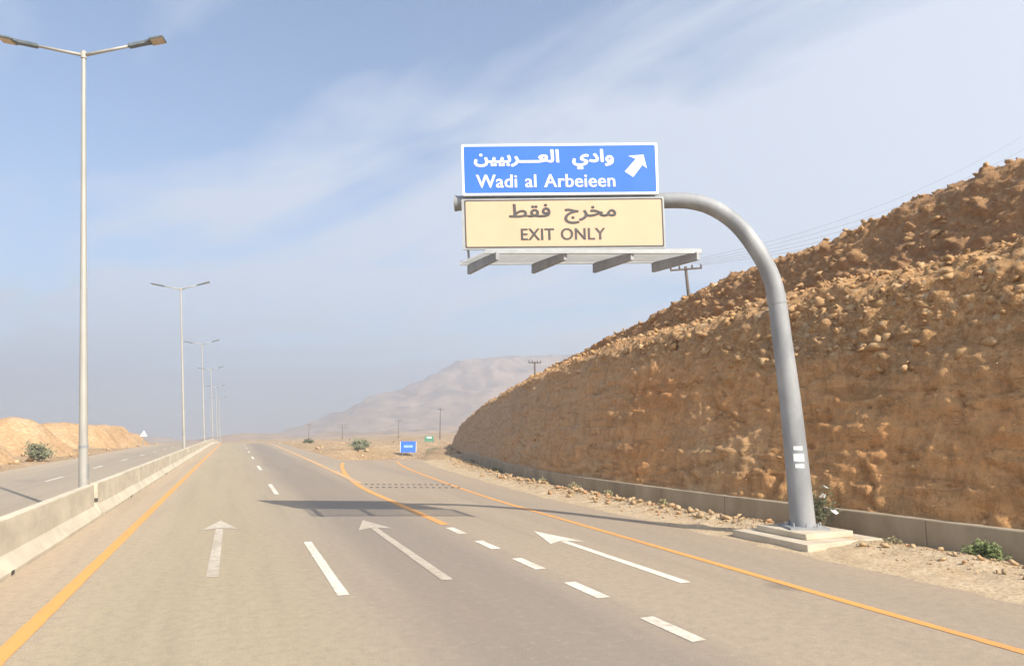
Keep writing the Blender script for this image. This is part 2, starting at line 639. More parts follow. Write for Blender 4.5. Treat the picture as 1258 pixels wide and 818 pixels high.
def ground_z(X, Y):
    X, Y = np.asarray(X, float), np.asarray(Y, float)
    near = crest(np.minimum(Y, 180)) - .06
    far = -.011 * Y + .035 * np.clip(X, -900, 1600)
    far = np.where(Y < 60, np.minimum(far, 0), far)
    f = smooth01((Y - 150) / 130)
    # ground to the right of the ramp mouth and far left leaves the road's level sooner
    f = np.maximum(f, smooth01((X - 30) / 90) * .9)
    f = np.maximum(f, smooth01((-X - 40) / 120) * .9)
    z = near * (1 - f) + far * f
    side = np.maximum(smooth01((X - 11.5) / 6), smooth01((-X - 13.2) / 5))
    bumps = .36 * fbm(X * .16, Y * .16, 3.3, 4, 11) + (.5 + Y * .004) * fbm(X * .03, Y * .03, 7.7, 3, 21)
    far_side = np.maximum(side, smooth01((Y - 185) / 40))
    z = z + bumps * far_side
    # low sandy bank between main road and ramp
    inner = smooth01((X - 8.8) / 1.5) * smooth01((ramp_l(Y) - 1.2 - X) / 1.5)
    z = z + inner * (.12 + .42 * fbm(X * .3, Y * .15, 1.0, 4, 5)) * smooth01((Y - 62) / 12)
    bank = np.exp(-((Y - 98) / 15) ** 2) * smooth01((X - 9.5) / 4) * smooth01((60 - X) / 30)
    z = z + bank * (.25 + .5 * np.abs(fbm(X * .10, Y * .12, 2.0, 4, 31)))
    # hollow that the ramp runs down into
    inr = smooth01((X - ramp_l(Y) + 2.8) / 1.5) * smooth01((ramp_r(Y) + 3.2 - X) / 1.5) * smooth01((Y - 50) / 6) * smooth01((94 - Y) / 10)
    z = z * (1 - inr) + (ramp_z(Y) - .12) * inr
    return z


def gzz(x, y):
    return float(ground_z(np.array([x]), np.array([y]))[0])


gx = np.concatenate([-np.geomspace(60, 2600, 34)[::-1], np.arange(-58, 62, 1.2), np.geomspace(62, 2600, 40)])
gy = np.concatenate([-np.geomspace(14, 500, 10)[::-1], np.arange(-12, 180, 1.2), np.geomspace(181, 3600, 70)])
GX, GY = np.meshgrid(gx, gy, indexing='ij')
GZ = ground_z(GX, GY)
ground = kind(link('ground', grid_mesh('ground', GX, GY, GZ, M['ground'])))


def strip(rows, left, right, zf, nx):
    rows = np.asarray(rows, float)
    t = np.linspace(0, 1, nx)
    L, Rr = left(rows), right(rows)
    X = L[:, None] + (Rr - L)[:, None] * t[None, :]
    Y = np.repeat(rows[:, None], nx, 1)
    return X, Y, np.repeat(zf(rows)[:, None], nx, 1)


def const(v):
    return lambda y: np.full(np.shape(y), float(v))


def edge_r(Y):
    return np.where(Y < 24, 11.05 + .0 * Y, np.maximum(11.05, ramp_r(Y) + 2.3)) + .16 * fbm(Y * .6, 0 * Y, .5, 3, 41)


rows_a = np.arange(-12, 58.01, .5)
rows_b = np.concatenate([np.arange(58, 200, 1.5), np.arange(200, 420, 6)])
rows_c = np.arange(58, 86, 1.0)
parts_ = [strip(rows_a, const(-4.05), edge_r, crest, 4),
          strip(rows_b, const(-4.05), const(8.3), crest, 4),
          strip(rows_c, lambda y: ramp_l(y) - .9, lambda y: ramp_r(y) + 1.6, ramp_z, 3)]
VV, FF, off = [], [], 0
for X, Y, Z in parts_:
    n, k = X.shape
    i = np.arange(n * k).reshape(n, k) + off
    VV.append(np.stack([X, Y, Z], -1).reshape(-1, 3))
    FF.append(np.stack([i[:-1, :-1], i[:-1, 1:], i[1:, 1:], i[1:, :-1]], -1).reshape(-1, 4))
    off += n * k
me = bpy.data.meshes.new('road')
raw(me, np.concatenate(VV), np.concatenate(FF))
me.materials.append(M['road'])
road = kind(link('road', me))

X, Y, Z = strip(np.concatenate([np.arange(-12, 180, 1.5), np.arange(180, 420, 6)]), const(-13.0), const(-4.05), crest, 4)
left_road = kind(link('far_carriageway', grid_mesh('far_carriageway', X, Y, Z, M['road_l'], flip=True)))


# ------------------------------------------------------------------ painted markings (children of the roads)
def line_mesh(name, pts, width, m, z=.006, zf=crest):
    pts = [np.array(p, float) for p in pts]
    P = [pts[0]]
    for a, b in zip(pts[:-1], pts[1:]):
        n = max(1, int(np.linalg.norm(b - a) / .35))
        P += [a + (b - a) * k / n for k in range(1, n + 1)]
    P = np.array(P)
    T = np.gradient(P, axis=0)
    T /= np.linalg.norm(T, axis=1)[:, None]
    Nn = np.stack([T[:, 1], -T[:, 0]], 1)
    w = width / 2 * (1 + .16 * fbm(P[:, 1] * 1.9, P[:, 0], .3, 2, 51))[:, None]
    A, B = P - Nn * w, P + Nn * w
    X = np.stack([A[:, 0], B[:, 0]], 1)
    Y = np.stack([A[:, 1], B[:, 1]], 1)
    zz_ = np.repeat((zf(P[:, 1]) + z)[:, None], 2, 1)
    return grid_mesh(name, X, Y, zz_, m, False, True)


def smooth_path(pts, n=8):
    pts = [np.array(p, float) for p in pts]
    out = []
    for i in range(len(pts) - 1):
        p0, p1, p2, p3 = pts[max(i - 1, 0)], pts[i], pts[i + 1], pts[min(i + 2, len(pts) - 1)]
        for k in range(n):
            t = k / n
            out.append(.5 * ((2 * p1) + (-p0 + p2) * t + (2 * p0 - 5 * p1 + 4 * p2 - p3) * t * t + (-p0 + 3 * p1 - 3 * p2 + p3) * t ** 3))
    out.append(pts[-1])
    return out


rampf = lambda y: np.where(np.asarray(y) < 54, crest(y), ramp_z(y))
link('edge_line', line_mesh('edge_line', [(-2.28, -12), (-2.28, 60), (-2.2, 200)], .21, M['paint_o']), road)['label'] = 'orange edge line beside the median barrier'
link('edge_line', line_mesh('edge_line', smooth_path([(8.4, -10), (8.45, 5.3), (8.54, 10), (8.72, 17.2), (8.9, 24), (9.6, 33.3), (10.7, 44.7), (12.1, 54), (13.6, 61)]), .17, M['paint_o'], zf=rampf), road)['label'] = 'orange edge line along the right shoulder'
link('gore_line', line_mesh('gore_line', smooth_path([(5.34, 17.9), (5.3, 24.5), (5.34, 31), (5.96, 39.5), (7.15, 49.4), (8.6, 58)]), .24, M['paint_o'], zf=rampf), road)['label'] = 'orange line curving off along the exit ramp'
link('edge_line', line_mesh('edge_line', [(5.62, 33), (5.95, 60), (6.3, 110), (6.5, 190)], .34, M['paint_o_faint'], .0105), road)['label'] = 'faded edge line of the main road past the exit'
for k in range(-1, 9):
    y0 = 10.96 + 17.65 * k
    link('lane_dash', line_mesh('lane_dash', [(1.68, y0), (1.66, y0 + 5.4)], .17, M['paint_w']), road)
for k in range(-1, 5):
    y0 = 7.05 + 2.28 * k
    link('exit_dash', line_mesh('exit_dash', [(5.29, y0), (5.28, y0 + 1.13)], .21, M['paint_w']), road)
for k in range(11):
    y0 = 35.5 + 2.4 * k
    xl, xr = 5.75, float(ramp_l(y0)) - .2
    if xr - xl > .15:
        link('hatch_line', line_mesh('hatch_line', [(xl, y0 - .5), (xr, y0 + .9)], .18, M['paint_arrow'], .005), road)


def arrow(x, y0, y1, m):
    L = y1 - y0
    hh = 1.65
    b = MB()
    z = .006
    b.add([(x - .1, y0, z), (x + .1, y0, z), (x + .085, y1 - hh, z), (x - .085, y1 - hh, z)], [(0, 1, 2, 3)])
    b.add([(x - .43, y1 - hh - .25, z + .001), (x, y1 - hh + .1, z + .001), (x + .43, y1 - hh - .25, z + .001), (x, y1, z + .001)], [(0, 1, 3), (1, 2, 3)])
    return b.build('lane_arrow', m, road)


arrow(-.22, 13.1, 21.0, M['paint_arrow'])
arrow(3.46, 11.4, 19.6, M['paint_arrow'])
arrow(7.05, 9.7, 15.9, M['paint_w'])
for k in range(-1, 9):
    y0 = 16 + 12.0 * k
    link('lane_dash', line_mesh('lane_dash', [(-8.45, y0), (-8.45, y0 + 3.6)], .16, M['paint_w']), left_road)

# ------------------------------------------------------------------ verge of sand and its stones
vy = np.concatenate([np.arange(2, 30, .12), np.arange(30, 80, .3)])
vt = np.linspace(0, 1, 34)
BY = np.array([0, 9, 14, 20, 27, 35, 43, 60, 82, 110, 150.])
BX = np.array([14.2, 14.0, 13.6, 13.1, 13.2, 14.0, 15.8, 19.2, 24.7, 34.5, 52.])
_k = np.arange(0, 151, 1.0)
_b = np.interp(_k, BY, BX)
_b = np.convolve(np.pad(_b, 4, mode='edge'), np.ones(9) / 9, 'valid')
_b[:5] = np.interp(_k[:5], BY, BX)
base_x = lambda y: np.interp(y, _k, _b)
vl = edge_r(vy) - .35 + .22 * fbm(vy * .9, vy * 0, 4.2, 4, 61)
vr = base_x(vy) + .12
VX = vl[:, None] + (vr - vl)[:, None] * vt[None, :]
VY = np.repeat(vy[:, None], len(vt), 1)
hv = (.008 + .07 * smooth01(vt / .35)[None, :] + np.clip(.09 * fbm(VX * 1.3, VY * 1.3, 0, 4, 71), -.04, .18) * smooth01(vt / .3)[None, :]
      + .15 * np.exp(-((vt - .58) / .16) ** 2)[None, :] * (.6 + .8 * fbm(VX * .5, VY * .5, 2, 3, 75)) - .13 * smooth01((vt - .78) / .2)[None, :])
hv[:, 0] = -.03
VZ = rampf(VY) + hv
kind(link('sand_verge', grid_mesh('sand_verge', VX, VY, VZ, M['verge'], flip=True)))


def verge_z(x, y):
    j = np.clip(np.searchsorted(vy, y), 0, len(vy) - 1)
    t = (x - vl[j]) / (vr[j] - vl[j])
    return float(np.interp(t, vt, VZ[j]))


def hull_rock(seed, squash=(1, 1, .75), n=16):
    r = random.Random(seed)
    bm = bmesh.new()
    for _ in range(n):
        p = Vector((r.gauss(0, 1), r.gauss(0, 1), r.gauss(0, 1))).normalized() * r.uniform(.62, 1.0)
        bm.verts.new((p.x * squash[0], p.y * squash[1], p.z * squash[2]))
    g = bmesh.ops.convex_hull(bm, input=bm.verts)
    for v in [v for v in bm.verts if not v.link_faces]:
        bm.verts.remove(v)
    bmesh.ops.triangulate(bm, faces=bm.faces)
    bm.verts.index_update()
    V = np.array([v.co for v in bm.verts])
    F = np.array([[v.index for v in f.verts] for f in bm.faces])
    bm.free()
    return V, F


ROCKS = [hull_rock(100 + i, (1, random.uniform(.5, .95), random.uniform(.4, .8)), random.choice((8, 8, 9, 10))) for i in range(14)]


def rock_mesh(i, m, name):
    me_ = bpy.data.meshes.new(name)
    raw(me_, *ROCKS[i])
    me_.materials.append(m)
    return me_


def randrot(r=random):
    return Matrix.Rotation(r.uniform(0, 6.28), 3, 'Z') @ Matrix.Rotation(r.uniform(-.5, .5), 3, 'X') @ Matrix.Rotation(r.uniform(-.5, .5), 3, 'Y')


def rock_mass(name, items, m, parent=None):
    """many stones too small to pick apart, joined"""
    V, F, o = [], [], 0
    for (p, s, i) in items:
        v, f = ROCKS[i]
        Mx = np.array(randrot())
        V.append((v * s) @ Mx.T + np.array(p))
        F.append(f + o)
        o += len(v)
    me_ = bpy.data.meshes.new(name)
    raw(me_, np.concatenate(V), np.concatenate(F))
    me_.materials.append(m)
    return kind(link(name, me_, parent), 'stuff')


# ------------------------------------------------------------------ rock cutting on the right
LY = np.array([0, 9.9, 12, 15.6, 18.7, 21, 24.3, 28.9, 34.5, 45.6, 59, 75.5, 90, 100, 150])
LZ = 1.02 * np.array([7.1, 7.0, 6.92, 6.98, 6.88, 6.70, 6.64, 6.56, 6.32, 6.04, 5.15, 3.75, 2.5, 1.9, 1.2])
TY = np.array([0, 8, 11.3, 12.8, 14.0, 15.6, 17.8, 19.4, 21, 23.1, 25.3, 27.9, 31, 37, 45, 150])
TZ = .40 + np.array([10.8, 10.4, 10.02, 10.0, 9.83, 9.57, 9.05, 8.87, 8.9, 8.78, 8.55, 8.15, 7.5, 6.6, 6.15, 1.1])
hy = np.concatenate([np.arange(1.5, 26, .085), np.arange(26, 60, .2), np.arange(60, 150, .6)])
NL, NT = 92, 58
FZ = .38
ledge_z = np.interp(hy, LY, LZ)
top_z = np.maximum(np.interp(hy, TY, TZ), ledge_z + .15)
bx = base_x(hy) + .28
dbx = np.gradient(bx, hy)
nrm = np.sqrt(1 + dbx ** 2)
ox, oy = 1 / nrm, -dbx / nrm          # horizontal direction into the hill
P_off, P_z = [], []
for t in np.linspace(0, 1, NL):        # lower face
    zl = FZ + (ledge_z - FZ) * t
    P_z.append(zl)
    P_off.append((zl - FZ) * .42 + .05 + .75 * max(0, (t - .88) / .12) ** 1.5)
l_off = P_off[-1]
for t in np.linspace(0, 1, 8)[1:]:     # ledge
    P_z.append(ledge_z + .12 * t)
    P_off.append(l_off + 1.5 * t * np.clip((top_z - ledge_z) / 1.5, .15, 1))
l2 = P_off[-1]
for t in np.linspace(0, 1, NT)[1:]:    # upper slope
    P_z.append(ledge_z + .12 + (top_z - ledge_z - .12) * t)
    P_off.append(l2 + (P_z[-1] - ledge_z - .12) * .50 + .5 * max(0, (t - .84) / .16) ** 1.5)
l3 = P_off[-1]
for t in (.3, .8, 1.6, 3, 6, 12, 24, 40):   # plateau behind the brow
    P_z.append(top_z + .10 * min(t, 3) - .03 * max(t - 3, 0))
    P_off.append(l3 + t)
OFF = np.stack(P_off, 1)
HZ = np.stack(P_z, 1)
HX = bx[:, None] + OFF * ox[:, None]
HY = hy[:, None] + OFF * oy[:, None]
SY = np.repeat(hy[:, None], OFF.shape[1], 1)
jj = np.arange(OFF.shape[1])
isup = (jj >= NL + 6)
frac = np.clip((HZ - FZ) / np.maximum(ledge_z[:, None] - FZ, .1), 0, 2)
lowlim = np.interp(SY, [0, 8, 12, 16, 20, 28, 60], [.38, .40, .44, .50, .58, .72, .76])
stony = smooth01((frac - lowlim + .22 * fbm(SY * .35, HZ * .5, 1, 4, 81)) / .26)
stony = np.where(isup[None, :], np.maximum(stony, .85), stony)
# relief: broad hollows, stones, then strata cracks and tooth grooves on the clayey part
big_ = .20 * fbm(SY * .22, HZ * .30, 0, 3, 91) + .17 * fbm(SY * .8, HZ * .9, 4, 4, 95)
c1, v1 = cells(SY * 2.1 + .5 * fbm(SY, HZ, 1, 2, 3), HZ * 2.5, 5)
c2, v2 = cells(SY * 4.6, HZ * 5.2, 6)
st_ = np.clip(.55 - c1, 0, 1) * (.10 + .45 * v1 ** 2) + np.clip(.5 - c2, 0, 1) * .14
cr = np.abs(fbm(SY * .16, HZ * .95 + .12 * SY * 0 + .35 * fbm(SY * .6, HZ * .2, 6, 3, 33), 9, 3, 101))
crack = -.13 * np.exp(-(cr / .022) ** 2)
ph = HZ * 1.55 + .9 * fbm(SY * .20, HZ * .25, 12, 3, 161) + .25 * fbm(SY * 1.1, HZ * .8, 2, 3, 165)
saw = ph - np.floor(ph)
beds = .13 * (saw ** 1.3 - .5) * np.clip(.55 + 1.3 * fbm(SY * .35, HZ * .5, 3, 3, 167), 0, 1.2)
blk, bv = cells(SY * 1.05 + .35 * fbm(SY * 1.5, HZ * 1.5, 3, 2, 7), HZ * 1.5 + .3 * fbm(SY * 1.4, HZ * 1.4, 5, 2, 9), 15)
blk2, bv2 = cells(SY * 3.4, HZ * 3.9, 16)
blocky = .22 * (bv - .5) * np.clip(.35 + 1.2 * fbm(SY * .3, HZ * .3, 6, 3, 19), 0, 1) + .075 * (bv2 - .5)
tooth = .045 * fbm(SY * 3.1, HZ * .35, 2, 3, 111)
fine_ = .06 * fbm(SY * 3.0, HZ * 3.6, 7, 3, 121, .7)
disp = big_ + (.3 + .7 * stony) * (st_ + .10 * fbm(SY * 2, HZ * 2, 1, 4, 131)) + (1 - .75 * stony) * (crack + tooth + beds) + (1 - .4 * stony) * blocky + fine_
taper = smooth01(jj / 5.0)[None, :] * np.where(jj > NL + 5 + NT, .6, 1.0)[None, :]
taper = taper * np.clip(ledge_z / 3.5, .3, 1)[:, None]
disp = disp * taper
slope_n = np.where(isup, .45, .35)
HX = HX - disp * ox[:, None] * .9
HY = HY - disp * oy[:, None] * .9
HZ2 = HZ + disp * slope_n[None, :] + np.where(jj >= NL - 3, .12, 0)[None, :] * fbm(SY * 1.4, 0 * SY, 3, 4, 141)
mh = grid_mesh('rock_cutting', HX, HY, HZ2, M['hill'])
a_ = mh.attributes.new('stony', 'FLOAT', 'POINT')
a_.data.foreach_set('value', stony.astype(np.float32).ravel())
a_ = mh.attributes.new('upper_tier', 'FLOAT', 'POINT')
tier_ = smooth01((jj - NL - 2) / 5.0)[None, :] * (.75 + .6 * fbm(SY * .4, HZ * .6, 8, 3, 151)) * smooth01((top_z - ledge_z - .4) / .6)[:, None]
a_.data.foreach_set('value', np.clip(tier_, 0, 1).astype(np.float32).ravel())
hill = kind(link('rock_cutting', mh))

# stones standing proud of the cutting
cands = []
wY = np.interp(hy, [0, 10, 25, 60, 150], [1, 1, .8, .35, 0])
dy_ = np.gradient(hy)
pY = wY * dy_
pY /= pY.sum()
rj = rng.choice(len(hy), 30000, p=pY)
rk = rng.integers(4, OFF.shape[1] - 5, 30000)
keep = rng.random(30000) < (.10 + .90 * stony[rj, rk] ** 1.4) * np.where(rk > NL + 5, .30, 1.0) * smooth01(.5 + 1.2 * fbm(SY[rj, rk] * .7, HZ[rj, rk] * .9, 3, 3, 171))
for j, k in zip(rj[keep], rk[keep]):
    s = min(.058 * (1 / max(rng.random(), .012)) ** .55, .36)
    if stony[j, k] < .4:
        s *= .55
    elif hy[j] < 17 and k < NL:
        s = min(s * 1.4, .34)
    p = (HX[j, k] + .12 * s, HY[j, k], HZ2[j, k] - .1 * s)
    d = math.hypot(p[0], p[1])
    cands.append((s / d, p, s))
# more along the ledge's lip and the brow, which break the outline
for _ in range(1500):
    j = rng.choice(len(hy), p=pY)
    k = int(rng.choice([NL - 1, NL - 2, NL - 3, NL - 5, NL - 4, NL, NL + 5 + NT, NL + 4 + NT, NL + 3 + NT]))
    s = min(.045 * (1 / max(rng.random(), .02)) ** .55, .2)
    p = (HX[j, k], HY[j, k], HZ2[j, k] + .25 * s)
    cands.append((s / math.hypot(p[0], p[1]), p, s))
CF = np.array([math.sin(R(22.13)), math.cos(R(22.13))])


def inview(p):
    f_ = p[0] * CF[0] + p[1] * CF[1]
    r_ = p[0] * CF[1] - p[1] * CF[0]
    return f_ > 1 and abs(r_ / f_) < .80


cands.sort(key=lambda q: -q[0] * (1 if inview(q[1]) else .01))
bmeshes = [rock_mesh(i, M['boulder'], 'boulder') for i in range(len(ROCKS))]
for n, (a, p, s) in enumerate(cands[:300]):
    o = link('boulder', bmeshes[n % len(ROCKS)], hill, p)
    o.rotation_euler = randrot().to_euler()
    o.scale = (s * random.uniform(.85, 1.25), s, s * random.uniform(.8, 1.1))
rock_mass('rubble', [(p, s, random.randrange(len(ROCKS))) for a, p, s in cands[300:]], M['boulder'], hill)

# loose stones along the foot of the cutting
loose = []
for _ in range(9000):
    y = 3 + 72 * random.random() ** 1.25
    j = np.searchsorted(vy, y)
    t = min(.97, max(.12, random.gauss(.60, .15)))
    x = vl[min(j, len(vl) - 1)] + t * (vr[min(j, len(vl) - 1)] - vl[min(j, len(vl) - 1)])
    if 10.8 < x < 13.5 and 10.8 < y < 13.7:
        continue
    s = min(.026 * (1 / max(random.random(), .01)) ** .5, .20)
    if y < 13:
        s *= .62
    if y > 14:
        s *= .95
    loose.append((s / math.hypot(x, y), (x, y, verge_z(x, y) + .3 * s), s))
loose.sort(key=lambda q: -q[0] * (1 if inview(q[1]) else .01))
lm = {'tan': [rock_mesh(i, M['rock_tan'], 'rock') for i in range(14)], 'red': [rock_mesh(i, M['rock_red'], 'rock') for i in range(14)]}
for n, (a, p, s) in enumerate(loose[:150]):
    red = random.random() < .2
    o = link('rock', lm['red' if red else 'tan'][n % 14], None, p)
    o.rotation_euler = randrot().to_euler()
    o.scale = (s * random.uniform(.9, 1.3), s, s * random.uniform(.7, 1))
    zone = 0 if p[1] < 11 else 1 if p[1] < 18 else 2 if p[1] < 28 else 3
    where = ('on the sand to the right of the sign footing', 'on the verge just beyond the sign footing', 'in the thick of the rubble halfway along the wall', 'in the rubble where the wall curves away')[zone]
    hue = 'reddish brown' if red else 'pale tan'
    big = 'sizeable' if s > .11 else 'small'
    tag(o, '%s %s loose stone %s' % (big, hue, where), 'rock', '%s %s stones %s' % (big, hue, where))
rock_mass('gravel', [(p, s * .7, random.randrange(14)) for a, p, s in loose[150:]], M['rock_tan'])

# ------------------------------------------------------------------ low concrete wall under the cutting
wall = tag(empty('retaining_wall', (13.9, 3, 0)), 'low grey concrete wall holding the foot of the rock cutting', 'wall')
yy = 1.6
wi = 0
while yy < 96:
    L = 3.0
    y2 = yy + L
    p = Vector((float(base_x(yy)) + .14, yy, 0))
    q = Vector((float(base_x(y2)) + .14, y2, 0))
    z0 = float(rampf(min(yy, 70)))
    d = (q - p).normalized()
    nrm_ = Vector((d.y, -d.x, 0))
    b = MB()
    h = .58
    b.prism([(0, -.6), (.26, -.6), (.26, h), (.02, h), (0, h - .02)], lambda u, v, dd: p + d * dd + nrm_ * u + Vector((0, 0, v + z0)) - wall.location, .006, L - .006)
    b.build('wall_panel', M['wall_concrete'], wall)
    yy = y2

# ------------------------------------------------------------------ median barrier, one run between each pair of lamps
LAMP_Y = [-19.7, 23.4, 66.5, 109.6, 152.7, 195.8, 238.9]
PROFILE = [(-.34, 0), (-.34, .08), (-.15, .33), (-.095, .92), (-.08, .94), (.08, .94), (.095, .92), (.15, .33), (.34, .08), (.34, 0)]
BARX = -3.78
labels_run = ['nearest run of pale concrete median barrier ending at the tall near lamp', 'run of concrete median barrier between the first and second lamp',
              'run of concrete median barrier between the second and third lamp', 'run of concrete median barrier between third and fourth lamp by the crest',
              'run of concrete median barrier just past the road crest', 'farthest run of concrete median barrier beyond the crest']
SEG_N = 9
for r_ in range(6):
    y0, y1 = LAMP_Y[r_] + .24, LAMP_Y[r_ + 1] - .24
    run = tag(empty('concrete_barrier', (BARX, y0, float(crest(y0)))), labels_run[r_], 'barrier', 'median barrier runs between the lamps')
    Ls = (y1 - y0) / SEG_N
    shared = None
    for k in (1, 4, 7):
        MB().box((0, 0, 0), (.03, .16, .07)).build('drain_slot', M['dark'], run, False, (.335, k * Ls + .9, .05 + float(crest(y0 + k * Ls + .9)) - float(crest(y0))))
    for k in range(SEG_N):
        if shared is None:
            b = MB()
            g = .008
            ring = []
            for yv, ins in ((g, .006), (g + .02, 0), (Ls - g - .02, 0), (Ls - g, .006)):
                ring.append([(u * (1 - ins * 2), yv, v - (ins if v > .5 else 0)) for u, v in PROFILE])
            V = [p for rg in ring for p in rg]
            n = len(PROFILE)
            F = []
            for a in range(3):
                for i in range(n):
                    F.append((a * n + i, a * n + (i + 1) % n, (a + 1) * n + (i + 1) % n, (a + 1) * n + i))
            F += [tuple(range(n)), tuple(range(4 * n - 1, 3 * n - 1, -1))]
            shared = b.add(V, F).mesh('barrier_block', M['concrete'])
        ya = y0 + k * Ls
        za, zb = float(crest(ya)), float(crest(ya + Ls))
        o = link('barrier_block', shared, run, (0, k * Ls, za - float(crest(y0))))
        o.rotation_euler = (math.atan2(zb - za, Ls) + random.uniform(-.001, .001), 0, random.uniform(-.003, .003))

# ------------------------------------------------------------------ street lamps on the median
LH = 14.9


def make_lamp():
    root = empty('street_lamp', (0, 0, 0))
    b = MB()
    path = [(0, 0, z) for z in (0.0, .9, 1.9, 5, 10, LH - .12)]
    b.tube(path, [.130, .126, .122, .100, .078, .06], 12)
    b.build('pole', M['lamp_paint'], root, 'auto')
    MB().tube([(0, 0, 2.05), (0, 0, 2.13)], [.130, .128], 12).build('collar', M['galv'], root)
    MB().box((.130 - .015, 0, 1.35), (.03, .12, .42)).build('access_door', M['galv'], root)
    MB().box((0, 0, .02), (.46, .46, .04)).build('base_plate', M['galv'], root)
    MB().tube([(0, 0, LH - .2), (0, 0, LH + .04)], .085, 12).build('pole_cap', M['lamp_paint'], root)
    for s in (-1, 1):
        rise = .18
        a = Vector((s * .05, 0, LH - .08))
        e = Vector((s * 1.36, 0, LH + .24))
        MB().tube([a, (a + e) / 2, e], [.055, .05, .045], 8).build('arm', M['lamp_paint'], root, True)
        d = (e - a).normalized()
        up = Vector((-d.z * s, 0, d.x * s))
        Mx = Matrix((d, Vector((0, 1, 0)), d.cross(Vector((0, 1, 0))))).transposed()
        hb = MB()
        # driver body, neck, then the flat lamp plate
        hb.box(e + d * .27, (.58, .17, .13), Mx, .02)
        hb.box(e + d * .60, (.14, .24, .10), Mx, .02)
        hb.box(e + d * .88, (.44, .40, .085), Mx, .02)
        hd = hb.build('lamp_head', M['lamp_head'], root)
        lens = MB().box(e + d * .88 - up * .047, (.38, .34, .012), Mx)
        lens.build('lens', M['lens'], hd)
    return root


lamp0 = make_lamp()
names_ = ['tall twin arm street lamp nearest the camera standing in the median barrier', 'second nearest twin arm lamp along the median barrier',
          'third twin arm lamp along the median barrier', 'fourth twin arm lamp near the road crest', 'fifth twin arm lamp just over the crest',
          'farthest and faintest twin arm lamp over the crest']
for i, y in enumerate(LAMP_Y[1:]):
    o = lamp0 if i == 0 else dup(lamp0)
    o.location = (-3.93, y, float(crest(y)))
    o.rotation_euler = (0, -math.atan(.083), R(-14 if i == 0 else -8))
    tag(o, names_[i], 'street lamp', 'twin arm lamps along the median')
    o.scale = (1, 1, .968 if i == 0 else 1.02)
    o.name = 'street_lamp'
    # plinth and opening where barrier runs stop at the lamp
    pl = empty('lamp_plinth', (BARX, y, float(crest(y))))
    b = MB()
    b.prism([(-.33, 0), (-.33, .10), (-.2, .40), (.17, .40), (.33, .10), (.33, 0)], lambda u, v, d: Vector((u, d, v)), -.225, .225)
    b.build('plinth_block', M['concrete'], pl)
    MB().box((.10, .14, .45), (.10, .09, .12)).build('dark_hole', M['dark'], pl)  # dark box standing in for the shade of a hole in the gap
    tag(pl, 'small concrete plinth filling the barrier gap under ' + ['the nearest lamp', 'the second lamp', 'the third lamp', 'the fourth lamp', 'the fifth lamp', 'the farthest lamp'][i], 'plinth', 'plinths in the barrier gaps')

# ------------------------------------------------------------------ cantilever road sign
SB = Vector((12.111, 12.180, .30))
E1 = Vector((-math.cos(R(25)), math.sin(R(25)), 0))       # along the arm, away from the pole
NV = Vector((-math.sin(R(25)), -math.cos(R(25)), 0))      # towards the traffic
UP = Vector((0, 0, 1))
sign = tag(empty('overhead_sign', SB), 'grey cantilever pole carrying blue and cream exit sign panels over the road', 'road sign')


def sp(u, v, d=0.0):
    return E1 * u + UP * v + NV * d


pp = smooth_path([(0, 0), (.116, 2.6), (.235, 4.3), (.309, 5.30), (.416, 5.84), (.62, 6.34), (.978, 6.93), (1.35, 7.33), (1.83, 7.63), (2.35, 7.765), (2.95, 7.78)], 6)
i0 = min(range(len(pp)), key=lambda i: abs(pp[i][1] - 5.32))
pr = lambda v: .272 - .012 * v
MB().tube([sp(u, v) for u, v in pp[:i0 + 1]], [pr(v) for u, v in pp[:i0 + 1]], 32).build('pole', M['galv'], sign, 'auto')
rest = pp[i0:] + [np.array((8.02, 7.795))]
MB().tube([sp(u, v) for u, v in rest], list(np.linspace(.208, .192, len(rest) - 1)) + [.185], 32).build('arm', M['galv'], sign, 'auto')
MB().tube([sp(*pp[i0 - 1]), sp(*pp[i0 + 1])], .219, 32).build('joint_collar', M['galv'], sign, 'auto')
MB().tube([sp(8.02, 7.795), sp(8.07, 7.795)], .20, 24).build('end_cap', M['galv'], sign)
MB().box((0, 0, .025), (.86, .86, .05), Matrix.Rotation(R(-25), 3, 'Z')).build('base_flange', M['galv'], sign)
for k in range(8):
    a = k * math.pi / 4 + .2
    MB().tube([(.36 * math.cos(a), .36 * math.sin(a), .05), (.36 * math.cos(a), .36 * math.sin(a), .13)], .025, 6).build('anchor_bolt', M['galv'], sign)
# pale notices stuck on the pole, facing the traffic
for (v, w, h) in ((1.79, .20, .085), (1.58, .24, .17), (1.39, .20, .085)):
    uc = np.interp(v, [0, 2.6], [0, .116])
    r0 = pr(v) + .004
    b = MB()
    n = 6
    V = []
    for k in range(n + 1):
        a = (-.10 + (k / n - .5) * w / r0)
        for hh in (-h / 2, h / 2):
            V.append(E1 * uc + UP * (v + hh) + NV * (r0 * math.cos(a)) + E1 * (-r0 * math.sin(a)))
    b.add(V, [(2 * k, 2 * k + 2, 2 * k + 3, 2 * k + 1) for k in range(n)])
    b.build('notice', M['white'], sign)


def panel_fn(c00, c10, c01, c11, d):
    """fractions (x right, y down) on a panel -> local point"""
    def f(x, y, dd=0.0):
        u = (c00[0] * (1 - x) + c10[0] * x) * (1 - y) + (c01[0] * (1 - x) + c11[0] * x) * y
        v = (c00[1] * (1 - x) + c10[1] * x) * (1 - y) + (c01[1] * (1 - x) + c11[1] * x) * y
        return sp(u, v, d + dd)
    return f


